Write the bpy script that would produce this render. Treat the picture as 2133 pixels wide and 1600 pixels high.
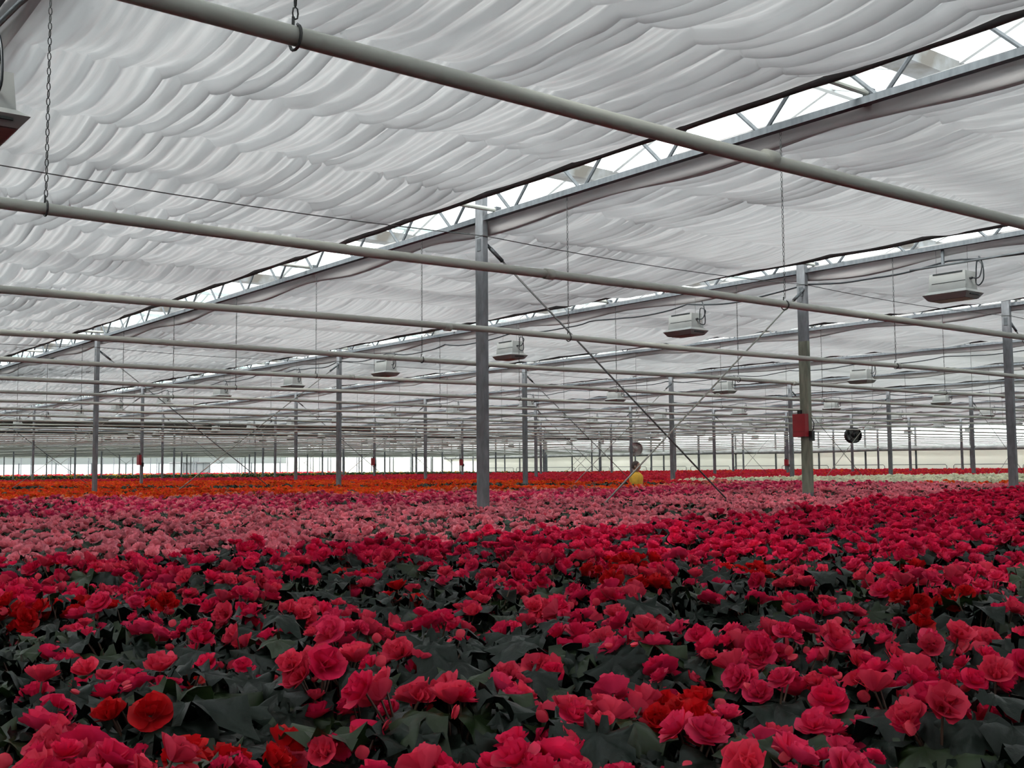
import bpy, math, random
from mathutils import Vector, Matrix, noise
R = random.Random(11)
PI = math.pi
SC = bpy.context.scene
COL = SC.collection
for _o in list(bpy.data.objects):
    bpy.data.objects.remove(_o)

# ------------------------------------------------------------------ camera
CAM = Vector((-6.326, -8.605, 1.65))
F_PX, YAW, PITCH, ROLL = 2284.25, .9098, .0755, -.0084
_d = Vector((math.cos(YAW)*math.cos(PITCH), math.sin(YAW)*math.cos(PITCH), math.sin(PITCH)))
_r = Vector((math.sin(YAW), -math.cos(YAW), 0)); _u = _r.cross(_d)
_r2 = _r*math.cos(ROLL) + _u*math.sin(ROLL); _u2 = -_r*math.sin(ROLL) + _u*math.cos(ROLL)
cd = bpy.data.cameras.new('camera'); cam = bpy.data.objects.new('camera', cd); COL.objects.link(cam)
cd.sensor_width = 36; cd.lens = F_PX*36/2133; cd.clip_start = .05; cd.clip_end = 600
_m = Matrix((_r2, _u2, -_d)).transposed().to_4x4(); _m.translation = CAM
cam.matrix_world = _m
SC.camera = cam

# ------------------------------------------------------------------ sky, sun, exposure
W = bpy.data.worlds.new('overcast_sky'); SC.world = W; W.use_nodes = True
_bg = W.node_tree.nodes['Background']
_bg.inputs[0].default_value = (.93, .975, 1, 1); _bg.inputs[1].default_value = 3.1
sl = bpy.data.lights.new('hazy_sun', 'SUN'); sun = bpy.data.objects.new('hazy_sun', sl); COL.objects.link(sun)
sl.energy = 7.5; sl.angle = math.radians(28); sl.color = (1, .97, .93)
_sd = Vector((.80, .20, -.62)).normalized()          # high, from behind the left shoulder
sun.rotation_euler = _sd.to_track_quat('-Z', 'Y').to_euler()
vs = SC.view_settings
vs.view_transform = 'Standard'; vs.look = 'None'; vs.gamma = 1; vs.use_curve_mapping = False
vs.exposure = 0.04
cy = SC.cycles
cy.max_bounces = 6; cy.diffuse_bounces = 3; cy.glossy_bounces = 2; cy.transmission_bounces = 4; cy.transparent_max_bounces = 10
cy.caustics_reflective = False; cy.caustics_refractive = False
cy.sample_clamp_indirect = 8
cy.use_adaptive_sampling = True; cy.adaptive_threshold = .12; cy.adaptive_min_samples = 14

# ------------------------------------------------------------------ dimensions (metres)
SX, SY = 5.04, 12.0            # bay width across the trusses, post spacing along them
ZT = 1.65 + 2.413              # underside of the trusses
ZP = 1.65 + 1.138              # heating pipes
ZF = 1.65 - .387               # tops of the flowers
ZB = .84                       # bench tops
DP, P0 = 2.368, -6.03          # pitch of the pipes, first pipe
XW, YW = 62.0, 130.0           # far walls
XL, YL = -24.0, -28.0          # walls behind the camera
YS = 61.8                      # the closed shade screens end here

# ------------------------------------------------------------------ materials
def mat(name, col, rough=.6, metal=0, var=0., scale=6., bump=0., transl=0., spec=.5, var2=None, rnd=0., stretch=None, em=None):
    m = bpy.data.materials.new(name); m.use_nodes = True
    nt = m.node_tree; nd = nt.nodes; ln = nt.links
    p = nd['Principled BSDF']; out = nd['Material Output']
    p.inputs['Roughness'].default_value = rough; p.inputs['Metallic'].default_value = metal
    p.inputs['Specular IOR Level'].default_value = spec
    p.inputs['Base Color'].default_value = (*col, 1)
    cs = None
    if var or bump:
        tc = nd.new('ShaderNodeTexCoord'); nz = nd.new('ShaderNodeTexNoise')
        nz.inputs['Scale'].default_value = scale; nz.inputs['Detail'].default_value = 5
        if stretch:
            mp = nd.new('ShaderNodeMapping'); mp.inputs['Scale'].default_value = stretch
            ln.new(tc.outputs['Object'], mp.inputs['Vector']); ln.new(mp.outputs[0], nz.inputs['Vector'])
        else:
            ln.new(tc.outputs['Object'], nz.inputs['Vector'])
    if var:
        cr = nd.new('ShaderNodeValToRGB')
        c2 = var2 or tuple(c*(1-var) for c in col)
        cr.color_ramp.elements[0].position = .35; cr.color_ramp.elements[1].position = .65
        cr.color_ramp.elements[0].color = (*c2, 1)
        cr.color_ramp.elements[1].color = (*[min(1, c*(1+var*.4)) for c in col], 1)
        ln.new(nz.outputs['Fac'], cr.inputs[0]); cs = cr.outputs[0]
    if rnd:
        oi = nd.new('ShaderNodeObjectInfo'); hs = nd.new('ShaderNodeHueSaturation')
        mr = nd.new('ShaderNodeMapRange'); mr.inputs[3].default_value = 1-rnd; mr.inputs[4].default_value = 1+rnd
        ln.new(oi.outputs['Random'], mr.inputs[0]); ln.new(mr.outputs[0], hs.inputs['Value'])
        if cs: ln.new(cs, hs.inputs['Color'])
        else: hs.inputs['Color'].default_value = (*col, 1)
        cs = hs.outputs[0]
    if cs: ln.new(cs, p.inputs['Base Color'])
    if bump:
        b = nd.new('ShaderNodeBump'); b.inputs['Strength'].default_value = bump; b.inputs['Distance'].default_value = .02
        ln.new(nz.outputs['Fac'], b.inputs['Height']); ln.new(b.outputs[0], p.inputs['Normal'])
    if transl:
        t = nd.new('ShaderNodeBsdfTranslucent'); mx = nd.new('ShaderNodeMixShader'); mx.inputs[0].default_value = transl
        if cs: ln.new(cs, t.inputs[0])
        else: t.inputs[0].default_value = (*col, 1)
        ln.new(p.outputs[0], mx.inputs[1]); ln.new(t.outputs[0], mx.inputs[2]); ln.new(mx.outputs[0], out.inputs[0])
    return m

def sheet_mat(name, refl, trans, bump=0., scale=(8, 8, 8), var=0.):
    """woven sheet: reflects with colour refl and lets light through with colour trans"""
    m = bpy.data.materials.new(name); m.use_nodes = True
    nt = m.node_tree; nd = nt.nodes; ln = nt.links; nd.remove(nd['Principled BSDF'])
    d = nd.new('ShaderNodeBsdfDiffuse'); t = nd.new('ShaderNodeBsdfTranslucent'); a = nd.new('ShaderNodeAddShader')
    d.inputs[0].default_value = (*refl, 1); t.inputs[0].default_value = (*trans, 1)
    ln.new(d.outputs[0], a.inputs[0]); ln.new(t.outputs[0], a.inputs[1]); ln.new(a.outputs[0], nd['Material Output'].inputs[0])
    if bump or var:
        tc = nd.new('ShaderNodeTexCoord'); mp = nd.new('ShaderNodeMapping'); mp.inputs['Scale'].default_value = scale
        nz = nd.new('ShaderNodeTexNoise'); nz.inputs['Scale'].default_value = 1; nz.inputs['Detail'].default_value = 4
        ln.new(tc.outputs['Object'], mp.inputs['Vector']); ln.new(mp.outputs[0], nz.inputs['Vector'])
        if bump:
            b = nd.new('ShaderNodeBump'); b.inputs['Strength'].default_value = bump; b.inputs['Distance'].default_value = .03
            ln.new(nz.outputs['Fac'], b.inputs['Height'])
            ln.new(b.outputs[0], d.inputs['Normal']); ln.new(b.outputs[0], t.inputs['Normal'])
        if var:
            mx = nd.new('ShaderNodeMix'); mx.data_type = 'RGBA'
            mx.inputs[6].default_value = (*[c*(1-var) for c in trans], 1); mx.inputs[7].default_value = (*[c*(1+var*.5) for c in trans], 1)
            ln.new(nz.outputs['Fac'], mx.inputs[0]); ln.new(mx.outputs[2], t.inputs[0])
    return m

def glass_mat():
    m = bpy.data.materials.new('greenhouse_glass'); m.use_nodes = True
    nt = m.node_tree; nd = nt.nodes; ln = nt.links; nd.remove(nd['Principled BSDF'])
    t = nd.new('ShaderNodeBsdfTransparent'); g = nd.new('ShaderNodeBsdfGlossy'); mx = nd.new('ShaderNodeMixShader')
    t.inputs[0].default_value = (.9, .95, .94, 1); g.inputs['Roughness'].default_value = .05; mx.inputs[0].default_value = .05
    ln.new(t.outputs[0], mx.inputs[1]); ln.new(g.outputs[0], mx.inputs[2]); ln.new(mx.outputs[0], nd['Material Output'].inputs[0])
    return m

M = {}
M['galv'] = mat('galvanised_steel', (.10, .110, .122), .7, .05, var=.25, scale=9, stretch=(3, 3, .6))
M['galv_dark'] = mat('dark_galvanised_steel', (.13, .14, .15), .55, .4, var=.3, scale=7)
M['post'] = mat('weathered_galvanised_post', (.20, .205, .22), .65, .1, var=.3, scale=5, stretch=(3, 3, 1.2), bump=.1)
M['alga'] = mat('algae_stained_post', (.25, .26, .20), .7, .25, var=.35, scale=5, stretch=(4, 4, .8))
M['pipe'] = mat('cream_painted_pipe', (.50, .50, .45), .5, 0, var=.12, scale=3, stretch=(.3, 4, 4))
M['cloth'] = sheet_mat('white_shade_cloth', (.46, .45, .45), (.168, .166, .167), bump=.25, scale=(14, 1.6, 4), var=.4)
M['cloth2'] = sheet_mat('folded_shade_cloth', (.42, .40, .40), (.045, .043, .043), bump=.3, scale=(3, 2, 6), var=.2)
M['edge'] = mat('dark_screen_profile', (.075, .07, .072), .8, 0, var=.3, scale=8)
M['wallcloth'] = sheet_mat('cream_side_screen', (.55, .54, .50), (.40, .395, .36), var=.22, scale=(.1, .16, .02))
M['wallup'] = sheet_mat('whitewashed_glass_wall', (.5, .5, .5), (.60, .62, .61), var=.2, scale=(.1, .3, .1))
M['wallgrey'] = sheet_mat('grey_wall_curtain', (.26, .28, .27), (.05, .054, .052), var=.2, scale=(.2, .1, .05))
M['glass'] = glass_mat()
M['alu'] = mat('glazing_aluminium', (.45, .46, .46), .5, .4)
M['gutter'] = mat('gutter_steel', (.24, .25, .26), .6, .3, var=.4, scale=4, var2=(.13, .115, .10))
M['floor'] = mat('damp_concrete', (.10, .10, .095), .8, 0, var=.3, scale=1.5)
M['bench'] = mat('bench_aluminium', (.12, .12, .12), .6, .2)
M['lamp'] = mat('lamp_white_enamel', (.42, .425, .41), .4, 0, var=.08, scale=4)
M['lamp_rim'] = mat('lamp_lower_housing', (.27, .255, .25), .45, .2)
M['slot'] = mat('dark_slot', (.015, .02, .02), .6)
M['bulb'] = mat('lamp_reflector_inside', (.075, .045, .04), .35, .3, var=.5, scale=14)
M['cable'] = mat('black_cable', (.015, .018, .022), .45)
M['rod'] = mat('steel_rod', (.13, .13, .13), .5, .4)
M['rod2'] = mat('pale_galvanised_rod', (.30, .29, .26), .5, .4)
M['chain'] = mat('zinc_chain', (.07, .07, .07), .5, .5)
M['red'] = mat('red_enamel_box', (.36, .012, .022), .4, 0, var=.15, scale=6)
M['red_dark'] = mat('red_box_seam', (.12, .006, .01), .5)
M['black'] = mat('black_plastic', (.018, .018, .02), .5)
M['fanwhite'] = mat('fan_white_housing', (.55, .53, .5), .5)
M['brown'] = mat('brown_rolled_screen', (.07, .055, .045), .85, 0, var=.4, scale=3)
M['darkbeam'] = mat('dark_steel_beam', (.025, .026, .028), .7)
M['roll'] = mat('grey_rolled_screen', (.28, .28, .275), .8, 0, var=.25, scale=2)
M['cabin'] = mat('grey_cabin_panel', (.34, .345, .35), .6, 0, var=.15, scale=.8)
M['skin'] = mat('skin', (.48, .27, .20), .55)
M['hair'] = mat('grey_brown_hair', (.10, .07, .06), .8)
M['yellow'] = mat('yellow_shirt_cloth', (.92, .50, .05), .8, 0, var=.1, scale=12)
M['trouser'] = mat('dark_work_trousers', (.03, .035, .05), .8)
M['pot'] = mat('brown_plastic_pot', (.05, .03, .022), .6)
M['stem'] = mat('reddish_green_stem', (.09, .05, .035), .5)
M['leaf'] = mat('dark_begonia_leaf', (.010, .0165, .0125), .42, 0, var=.35, scale=18, bump=.4, transl=.10, spec=.24, rnd=.25)
M['leaf2'] = mat('young_begonia_leaf', (.019, .034, .011), .42, 0, var=.3, scale=18, bump=.25, transl=.2, spec=.4, rnd=.25)
def petal(name, c, c2, t=.28, rnd=.14):
    return mat(name, c, .55, 0, var=.25, scale=22, transl=t, spec=.25, var2=c2, rnd=rnd)
M['crimson'] = petal('crimson_petal', (.84, .024, .115), (.66, .012, .07))
M['rose'] = petal('rose_petal', (.86, .05, .155), (.68, .022, .09))
M['scarlet'] = petal('scarlet_petal', (.66, .006, .012), (.48, .004, .008))
M['budpink'] = petal('salmon_bud', (.80, .07, .12), (.68, .035, .07))
M['back'] = petal('pale_crimson_petal_back', (.82, .065, .13), (.70, .03, .08))
M['lpink'] = petal('light_pink_petal', (.93, .34, .40), (.84, .22, .29))
M['magenta'] = petal('magenta_pink_petal', (.86, .10, .24), (.70, .05, .15))
M['peach'] = petal('peach_petal', (.88, .40, .28), (.80, .26, .18))
M['orange'] = petal('orange_petal', (.95, .10, .03), (.88, .06, .018))
M['orange2'] = petal('amber_petal', (.90, .20, .02), (.80, .12, .012))
M['cream'] = petal('cream_petal', (.95, .93, .75), (.85, .81, .6))
M['farred'] = petal('far_red_petal', (.80, .05, .075), (.60, .02, .035))
M['farpink'] = petal('far_pink_petal', (.80, .10, .15), (.62, .04, .07))
M['yellowbloom'] = petal('yellow_petal', (.75, .50, .08), (.6, .35, .04))
M['leaf4'] = mat('bright_field_leaf', (.045, .072, .026), .7, 0, var=.3, scale=18, transl=.15, spec=.12, rnd=.25)
M['leaf3'] = mat('field_leaf', (.026, .042, .022), .5, 0, var=.3, scale=18, transl=.15, spec=.4, rnd=.25)

# ------------------------------------------------------------------ mesh helpers
class MB:
    def __init__(s): s.v = []; s.f = []; s.mi = []; s.cur = 0
    def add(s, vs, fs):
        n = len(s.v); s.v += [tuple(p) for p in vs]
        for f in fs: s.f.append(tuple(i+n for i in f)); s.mi.append(s.cur)
    def box(s, a, b):
        (x0, y0, z0), (x1, y1, z1) = a, b
        s.add([(x0,y0,z0),(x1,y0,z0),(x1,y1,z0),(x0,y1,z0),(x0,y0,z1),(x1,y0,z1),(x1,y1,z1),(x0,y1,z1)],
              [(3,2,1,0),(4,5,6,7),(0,1,5,4),(1,2,6,5),(2,3,7,6),(3,0,4,7)])
    def frustum(s, a, b, c, d, z0, z1):
        """rectangle a..b at z0 to rectangle c..d at z1 (x,y pairs)"""
        (ax, ay), (bx, by), (cx, cy_), (dx, dy) = a, b, c, d
        s.add([(ax,ay,z0),(bx,ay,z0),(bx,by,z0),(ax,by,z0),(cx,cy_,z1),(dx,cy_,z1),(dx,dy,z1),(cx,dy,z1)],
              [(3,2,1,0),(4,5,6,7),(0,1,5,4),(1,2,6,5),(2,3,7,6),(3,0,4,7)])
    def tube(s, pts, r, n=8, cap=True, closed=False):
        pts = [Vector(p) for p in pts]; L = len(pts); up = None; rings = []
        rr = r if isinstance(r, (list, tuple)) else [r]*L
        for i, p in enumerate(pts):
            if closed: t = pts[(i+1) % L]-pts[i-1]
            else: t = pts[min(i+1, L-1)]-pts[max(i-1, 0)]
            t.normalize()
            if up is None:
                up = Vector((0, 0, 1)) if abs(t.z) < .9 else Vector((1, 0, 0))
            a = t.cross(up).normalized(); up = a.cross(t).normalized()
            rings.append([p + (a*math.cos(q*2*PI/n) + up*math.sin(q*2*PI/n))*rr[i] for q in range(n)])
        vs = [p for g in rings for p in g]; fs = []
        for i in range(L if closed else L-1):
            j = (i+1) % L
            for q in range(n):
                fs.append((i*n+q, i*n+(q+1) % n, j*n+(q+1) % n, j*n+q))
        if cap and not closed:
            fs.append(tuple(reversed(range(n)))); fs.append(tuple((L-1)*n+q for q in range(n)))
        s.add(vs, fs)
    def grid(s, P, flip=False):
        h = len(P); w = len(P[0]); fs = []
        for i in range(h-1):
            for j in range(w-1):
                f = (i*w+j, i*w+j+1, (i+1)*w+j+1, (i+1)*w+j)
                fs.append(f[::-1] if flip else f)
        s.add([p for row in P for p in row], fs)
    def lathe(s, prof, n=12, c=(0, 0, 0)):
        P = [[(c[0]+r*math.cos(q*2*PI/n), c[1]+r*math.sin(q*2*PI/n), c[2]+z) for q in range(n+1)] for r, z in prof]
        s.grid(P)
    def mesh(s, name, mats, smooth=False):
        me = bpy.data.meshes.new(name); me.from_pydata(s.v, [], s.f)
        for m in (mats if isinstance(mats, (list, tuple)) else [mats]): me.materials.append(M[m] if isinstance(m, str) else m)
        if any(s.mi): me.polygons.foreach_set('material_index', s.mi)
        if smooth: me.polygons.foreach_set('use_smooth', [True]*len(me.polygons))
        me.update(); return me

def link(name, me, parent=None, loc=None, rot=None, scale=None):
    o = bpy.data.objects.new(name, me); COL.objects.link(o)
    if parent is not None: o.parent = parent
    if loc is not None: o.location = loc
    if rot is not None: o.rotation_euler = rot
    if scale is not None: o.scale = scale if hasattr(scale, '__len__') else (scale,)*3
    return o
def tag(o, label, cat, group=None, kind=None):
    o['label'] = label; o['category'] = cat
    if group: o['group'] = group
    if kind: o['kind'] = kind
    return o
def struct(o, label, cat='structure'):
    o['kind'] = 'structure'; o['label'] = label; o['category'] = cat
    return o
def empty(name, loc): return link(name, None, loc=loc)
ORD = 'first second third fourth fifth sixth seventh eighth ninth tenth eleventh twelfth thirteenth fourteenth'.split()

# ------------------------------------------------------------------ setting: floor and walls
b = MB(); b.box((XL-6, YL-6, -.12), (XW+6, YW+6, 0)); struct(link('floor', b.mesh('floor', 'floor')), 'dark concrete floor under the flower benches', 'floor')
ZW = ZT + 1.1
WALL_R = empty('wall_right', (XW, 40, 0)); struct(WALL_R, 'white side wall behind the cream and red beds on the right', 'wall')
b = MB(); b.box((-.02, YL-40, 0), (.02, YW-40, 1.65+1.0)); link('side_screen', b.mesh('side_screen', 'wallcloth'), WALL_R)
b = MB(); b.box((-.02, YL-40, 1.65+1.0), (.02, YW-40, ZW)); link('upper_glazing', b.mesh('upper_glazing', 'wallup'), WALL_R)
b = MB()
for k in range(int((YW-YL)/4)):
    y = YL-40+k*4+2
    b = MB(); b.box((-.12, y-.05, 0), (-.03, y+.05, ZW))
    if k % 1 == 0: link('wall_mullion', b.mesh('wall_mullion', 'galv_dark'), WALL_R)
b = MB(); b.box((-.1, YL-40, ZT+.1), (-.03, YW-40, ZT+.25)); link('wall_plate', b.mesh('wall_plate', 'galv'), WALL_R)
WALL_B = empty('wall_back', (20, YW, 0)); struct(WALL_B, 'far end wall, white below and grey above', 'wall')
b = MB(); b.box((XL-20, -.02, 0), (XW-20, .02, 1.65+.75)); link('lower_glazing', b.mesh('lower_glazing', 'wallup'), WALL_B)
b = MB(); b.box((XL-20, -.02, 1.65+.75), (XW-20, .02, ZW)); link('upper_curtain', b.mesh('upper_curtain', 'wallgrey'), WALL_B)
for k in range(21):
    x = XL-20+k*4.2+1
    b = MB(); b.box((x-.06, -.14, 0), (x+.06, -.03, 1.65+.9)); link('wall_mullion', b.mesh('wall_mullion', 'galv_dark'), WALL_B)
b = MB(); b.box((XL-.02, YL, 0), (XL+.02, YW, ZW)); struct(link('wall_left', b.mesh('wall_left', 'wallgrey')), 'side wall outside the view on the left', 'wall')
b = MB(); b.box((XL, YL-.02, 0), (XW, YL+.02, ZW)); struct(link('wall_front', b.mesh('wall_front', 'wallgrey')), 'end wall behind the camera', 'wall')

# glass roof, one ridge and gutter per 4 m
GZ = ZT + .62
def roof(y0, n):
    e = empty('ceiling_glass_roof', (0, y0, GZ)); struct(e, 'whitish glass roof ridge with gutter, seen through the screen gaps', 'roof')
    g = MB(); g.box((XL, -.11, 0), (XW, .11, .03)); g.box((XL, -.11, .03), (XW, -.09, .14)); g.box((XL, .09, .03), (XW, .11, .14))
    link('gutter', g.mesh('gutter', 'gutter'), e)
    g = MB(); g.box((XL, 1.97, .74), (XW, 2.03, .80)); link('ridge_bar', g.mesh('ridge_bar', 'alu'), e)
    g = MB()
    for k in range(int((XW-XL)/1.26)):
        x = XL+.5+k*1.26
        for s in (0, 1):
            ya, yb = (.1, 2.0) if s == 0 else (3.9, 2.0)
            g.add([(x-.02, ya, .12), (x+.02, ya, .12), (x+.02, yb, .77), (x-.02, yb, .77), (x-.02, ya, .15), (x+.02, ya, .15), (x+.02, yb, .80), (x-.02, yb, .80)],
                  [(0,1,2,3),(7,6,5,4),(0,4,5,1),(1,5,6,2),(2,6,7,3),(3,7,4,0)])
    o = link('glazing_bars', g.mesh('glazing_bars', 'alu'), e); o['kind'] = 'stuff'
    g = MB()
    g.add([(XL, .1, .15), (XW, .1, .15), (XW, 2, .81), (XL, 2, .81)], [(0, 1, 2, 3)])
    g.add([(XL, 2, .81), (XW, 2, .81), (XW, 3.9, .15), (XL, 3.9, .15)], [(0, 1, 2, 3)])
    link('glass_pane', g.mesh('glass_pane', 'glass'), e)
    return e
def copy_tree(o, parent=None):
    c = o.copy(); COL.objects.link(c)
    if parent is not None: c.parent = parent
    for ch in o.children: copy_tree(ch, c)
    return c
_rf = roof(YL, 0)
for k in range(1, int((YW-YL)/4)):
    c = copy_tree(_rf); c.location.y = YL+4*k
    c['label'] = f'glass roof ridge with gutter, {k+1} ridges from the end wall behind the camera'

# ------------------------------------------------------------------ posts
NI, NJ = 12, 10                       # trusses 0..12, post rows 0..10 (and two behind)
def post_mesh(h, m='post'):
    g = MB(); x, y, t = .03, .0625, .006
    g.box((-x, -y, 0), (x, y, h)); return g.mesh('shaft', m)
_pm = post_mesh(ZT+.52); _cap = MB(); _cap.box((-.05, -.09, 0), (.05, .09, .015)); _capm = _cap.mesh('head_plate', 'galv')
_foot = MB(); _foot.box((-.1, -.12, 0), (.1, .12, .02)); _footm = _foot.mesh('base_plate', 'galv')
_band = MB(); _band.box((-.034, -.0665, 0), (.034, .0665, .012)); _bandm = _band.mesh('wire_band', 'rod')
_plate = MB(); _plate.box((-.036, -.03, -.06), (.036, .03, .06)); _platem = _plate.mesh('brace_plate', 'galv_dark')
POSTL = {(0,0): 'thick grey steel post nearest the camera, left of the picture centre',
         (1,0): 'grey steel post carrying the large red box',
         (2,0): 'grey steel post at the right edge of the picture',
         (0,1): 'grey steel post on the left, rising behind the orange bed',
         (1,1): 'grey post left of centre, between the leftmost post and the nearest post',
         (2,1): 'grey post just right of the nearest post',
         (3,1): 'grey post left of the crossing of the long brace rods, behind the pale rod',
         (4,1): 'slim grey post just left of the post with the red box',
         (5,1): 'slim grey post beside the dark round fan, on its right',
         (6,1): 'slim grey post second from the right edge'}
for i in range(-4, NI+1):
    for j in range(-2, NJ+1):
        x, y = i*SX, j*SY
        v = Vector((x, y, 1.65))-CAM
        dep = v.dot(_d)
        if dep < 2 or abs(v.dot(_r2)/dep) > .56: 
            continue
        far = dep > 38
        o = link('steel_post', None, loc=(x, y, 0))
        link('shaft', _pm, o)
        if not far:
            link('base_plate', _footm, o); link('head_plate', _capm, o, loc=(0, 0, ZT+.52))
            link('wire_band', _bandm, o, loc=(0, 0, 1.65+2.26)); link('brace_plate', _platem, o, loc=(0, 0, 1.65+2.18))
        if (i, j) in POSTL: tag(o, POSTL[(i, j)], 'post')
        elif j >= 6: tag(o, 'tiny post far back in the bright part of the house', 'post', 'posts in the bright far compartment')
        elif far: tag(o, 'slender grey post far back among the beds', 'post', 'distant steel posts')
        else: tag(o, f'grey post of the {ORD[max(0, i)]} truss line, {ORD[max(0, j)]} post row', 'post')
        if (i, j) == (1, 0):
            g = MB(); g.box((-.0315, -.064, 1.3), (.0315, .064, 1.65+1.55)); link('algae_stain', g.mesh('algae_stain', 'alga'), o)['label'] = 'yellowish algae-stained stretch'

# ------------------------------------------------------------------ lattice trusses
def truss_span(i, j, detail):
    y0 = j*SY; o = empty('lattice_truss', (i*SX, y0+SY/2, ZT))
    key = 'a'
    if 'chord' not in TM:
        g = MB(); g.box((-.03, -SY/2+.07, 0), (.03, SY/2-.07, .05)); TM['chord'] = g.mesh('bottom_chord', 'galv')
        g = MB(); g.box((-.03, -SY/2+.07, .47), (.03, SY/2-.07, .52)); TM['top'] = g.mesh('top_chord', 'galv')
        for s in (1, -1):
            g = MB(); g.tube([(0, s*.04, .045), (0, s*.47, .48)], .016, 6); TM[s] = g.mesh('web_strut', 'galv')
        g = MB()
        for k in range(12):
            for s in (1, -1):
                yy = -6+k+.5; g.tube([(0, yy+s*.04, .045), (0, yy+s*.47, .48)], .013, 4)
        TM['webs'] = g.mesh('web_struts', 'galv')
    link('bottom_chord', TM['chord'], o); link('top_chord', TM['top'], o)
    if detail:
        for k in range(12):
            for s in (1, -1): link('web_strut', TM[s], o, loc=(0, -6+k+.5, 0))
    else:
        link('web_struts', TM['webs'], o)['kind'] = 'stuff'
    return o
TM = {}
for i in range(-2, NI+1):
    for j in range(-2, NJ):
        mid = Vector((i*SX, j*SY+6, ZT))-CAM; dep = mid.dot(_d)
        if dep < -4 or (i <= -2 and j > 0): continue
        det = i in (0, 1) and j in (-1, 0, 1)
        o = truss_span(i, j, det)
        if i in (0, 1, 2) and -1 <= j <= 1:
            w = {0: 'nearest bright roof gap', 1: 'second bright roof gap', 2: 'third roof gap'}[i]
            q = {-1: 'right of its first post', 0: 'left of its first post', 1: 'beyond its second post'}[j]
            tag(o, f'zigzag steel truss along the {w}, span {q}', 'truss')
        elif i < 0: tag(o, 'zigzag steel truss overhead beyond the upper left corner', 'truss', 'trusses at the upper left')
        else: tag(o, 'zigzag steel truss under the distant part of the ceiling', 'truss', 'distant lattice trusses')

# drive tubes sticking out across the gaps
g = MB(); g.tube([(-.62, 0, 0), (.16, 0, 0)], .022, 10); _dt = g.mesh('drive_tube', 'pipe')
g = MB(); g.box((.05, -.03, -.09), (.11, .03, .03)); _db = g.mesh('tube_bracket', 'galv')
for i in (0, 1, 2, 3):
    for k in range(-3, 7):
        y = k*4 - .35 + (0 if k else .2)
        o = link('drive_tube', _dt, loc=(i*SX, y, ZT+.10)); link('tube_bracket', _db, o)
        tag(o, 'short pale drive tube poking across a roof gap', 'tube', 'drive tubes in the roof gaps')

# ------------------------------------------------------------------ shade screens
def fbm(x, y, z=0): return noise.noise(Vector((x, y, z)))
def cloth_z(x, y, xi, seed, lam, amp, full=True):
    """height below the wires of the pleated cloth; wires cross the bay every 1.2 m"""
    q = (y-.35)/1.2; band = math.floor(q); t = q-band
    sagv = (.075+.07*fbm(band*3.1, x*.35, seed))*(4*t*(1-t))**.9
    # the cloth hangs a little off some wires
    d0 = max(0, .02+.10*fbm(band*2.3+.7, x*.45, seed+40)); d1 = max(0, .02+.10*fbm((band+1)*2.3+.7, x*.45, seed+40))
    sagv += d0*(1-t)+d1*t
    # pleats run along the truss, jog a little at every wire
    sh = .22*fbm(band*1.7, x*.8, seed+5)
    ph = (x+.42*fbm(x*1.1, y*.04, seed+21)+.12*fbm(x*3.1, y*.05, seed+23))/lam + sh + .22*fbm(x*1.1, y*.4, seed+9) + .6*fbm(x*.5, y*.10, seed+2)
    k = math.floor(ph); fr = ph-k
    wd = .52+.22*fbm(k*1.9, band*.15, seed+50)               # share of the flat face of this pleat
    if fr < wd: tri = .80+.20*fr/wd
    else:
        u = (fr-wd)/(1-wd); tri = 1-u/.45 if u < .45 else (u-.45)/.55*.80
    ph2 = x/(lam*.37) + .9*fbm(x*1.5, y*.30, seed+11) + sh*2
    f2 = .5+.5*math.sin(ph2*2*PI)
    a = amp*max(.18, .72+1.5*fbm(x*.55+4, y*.3, seed+3))*(.7+.6*(.5+fbm(k*2.7, 1, seed+51)))
    w = .6+.4*abs(2*t-1)
    z = -sagv + a*w*(tri-.6) + amp*.16*(f2-.5)
    z += .010*fbm(x*6, y*1.6, seed+7) + .024*fbm(x*1.6, y*1.3, seed+17) + .007*fbm((x+y)*5, (y-x)*2, seed+27)
    return z
def yrows(y0, y1, near, mult):
    ys = []; y = y0
    while y < y1:
        ys.append(y)
        d = max(0, y - near)
        y += (.06 + .0055*d)*mult
        # keep a row on every wire
    wires = [.35+1.2*k for k in range(-25, 120) if y0 < .35+1.2*k < y1]
    ys = sorted(set([round(v, 3) for v in ys] + [round(w+e, 3) for w in wires for e in (-.03, 0, .03)])); ys.append(y1)
    return ys
SCREENL = {-1: 'pleated white shade screen overhead at the upper left, over the near lamp',
           0: 'largest pleated white shade screen filling the top left of the picture',
           1: 'pleated white shade screen between the first and second bright roof gaps',
           2: 'pleated white shade screen between the second and third roof gaps',
           3: 'pleated white shade screen beyond the third roof gap'}
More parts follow.
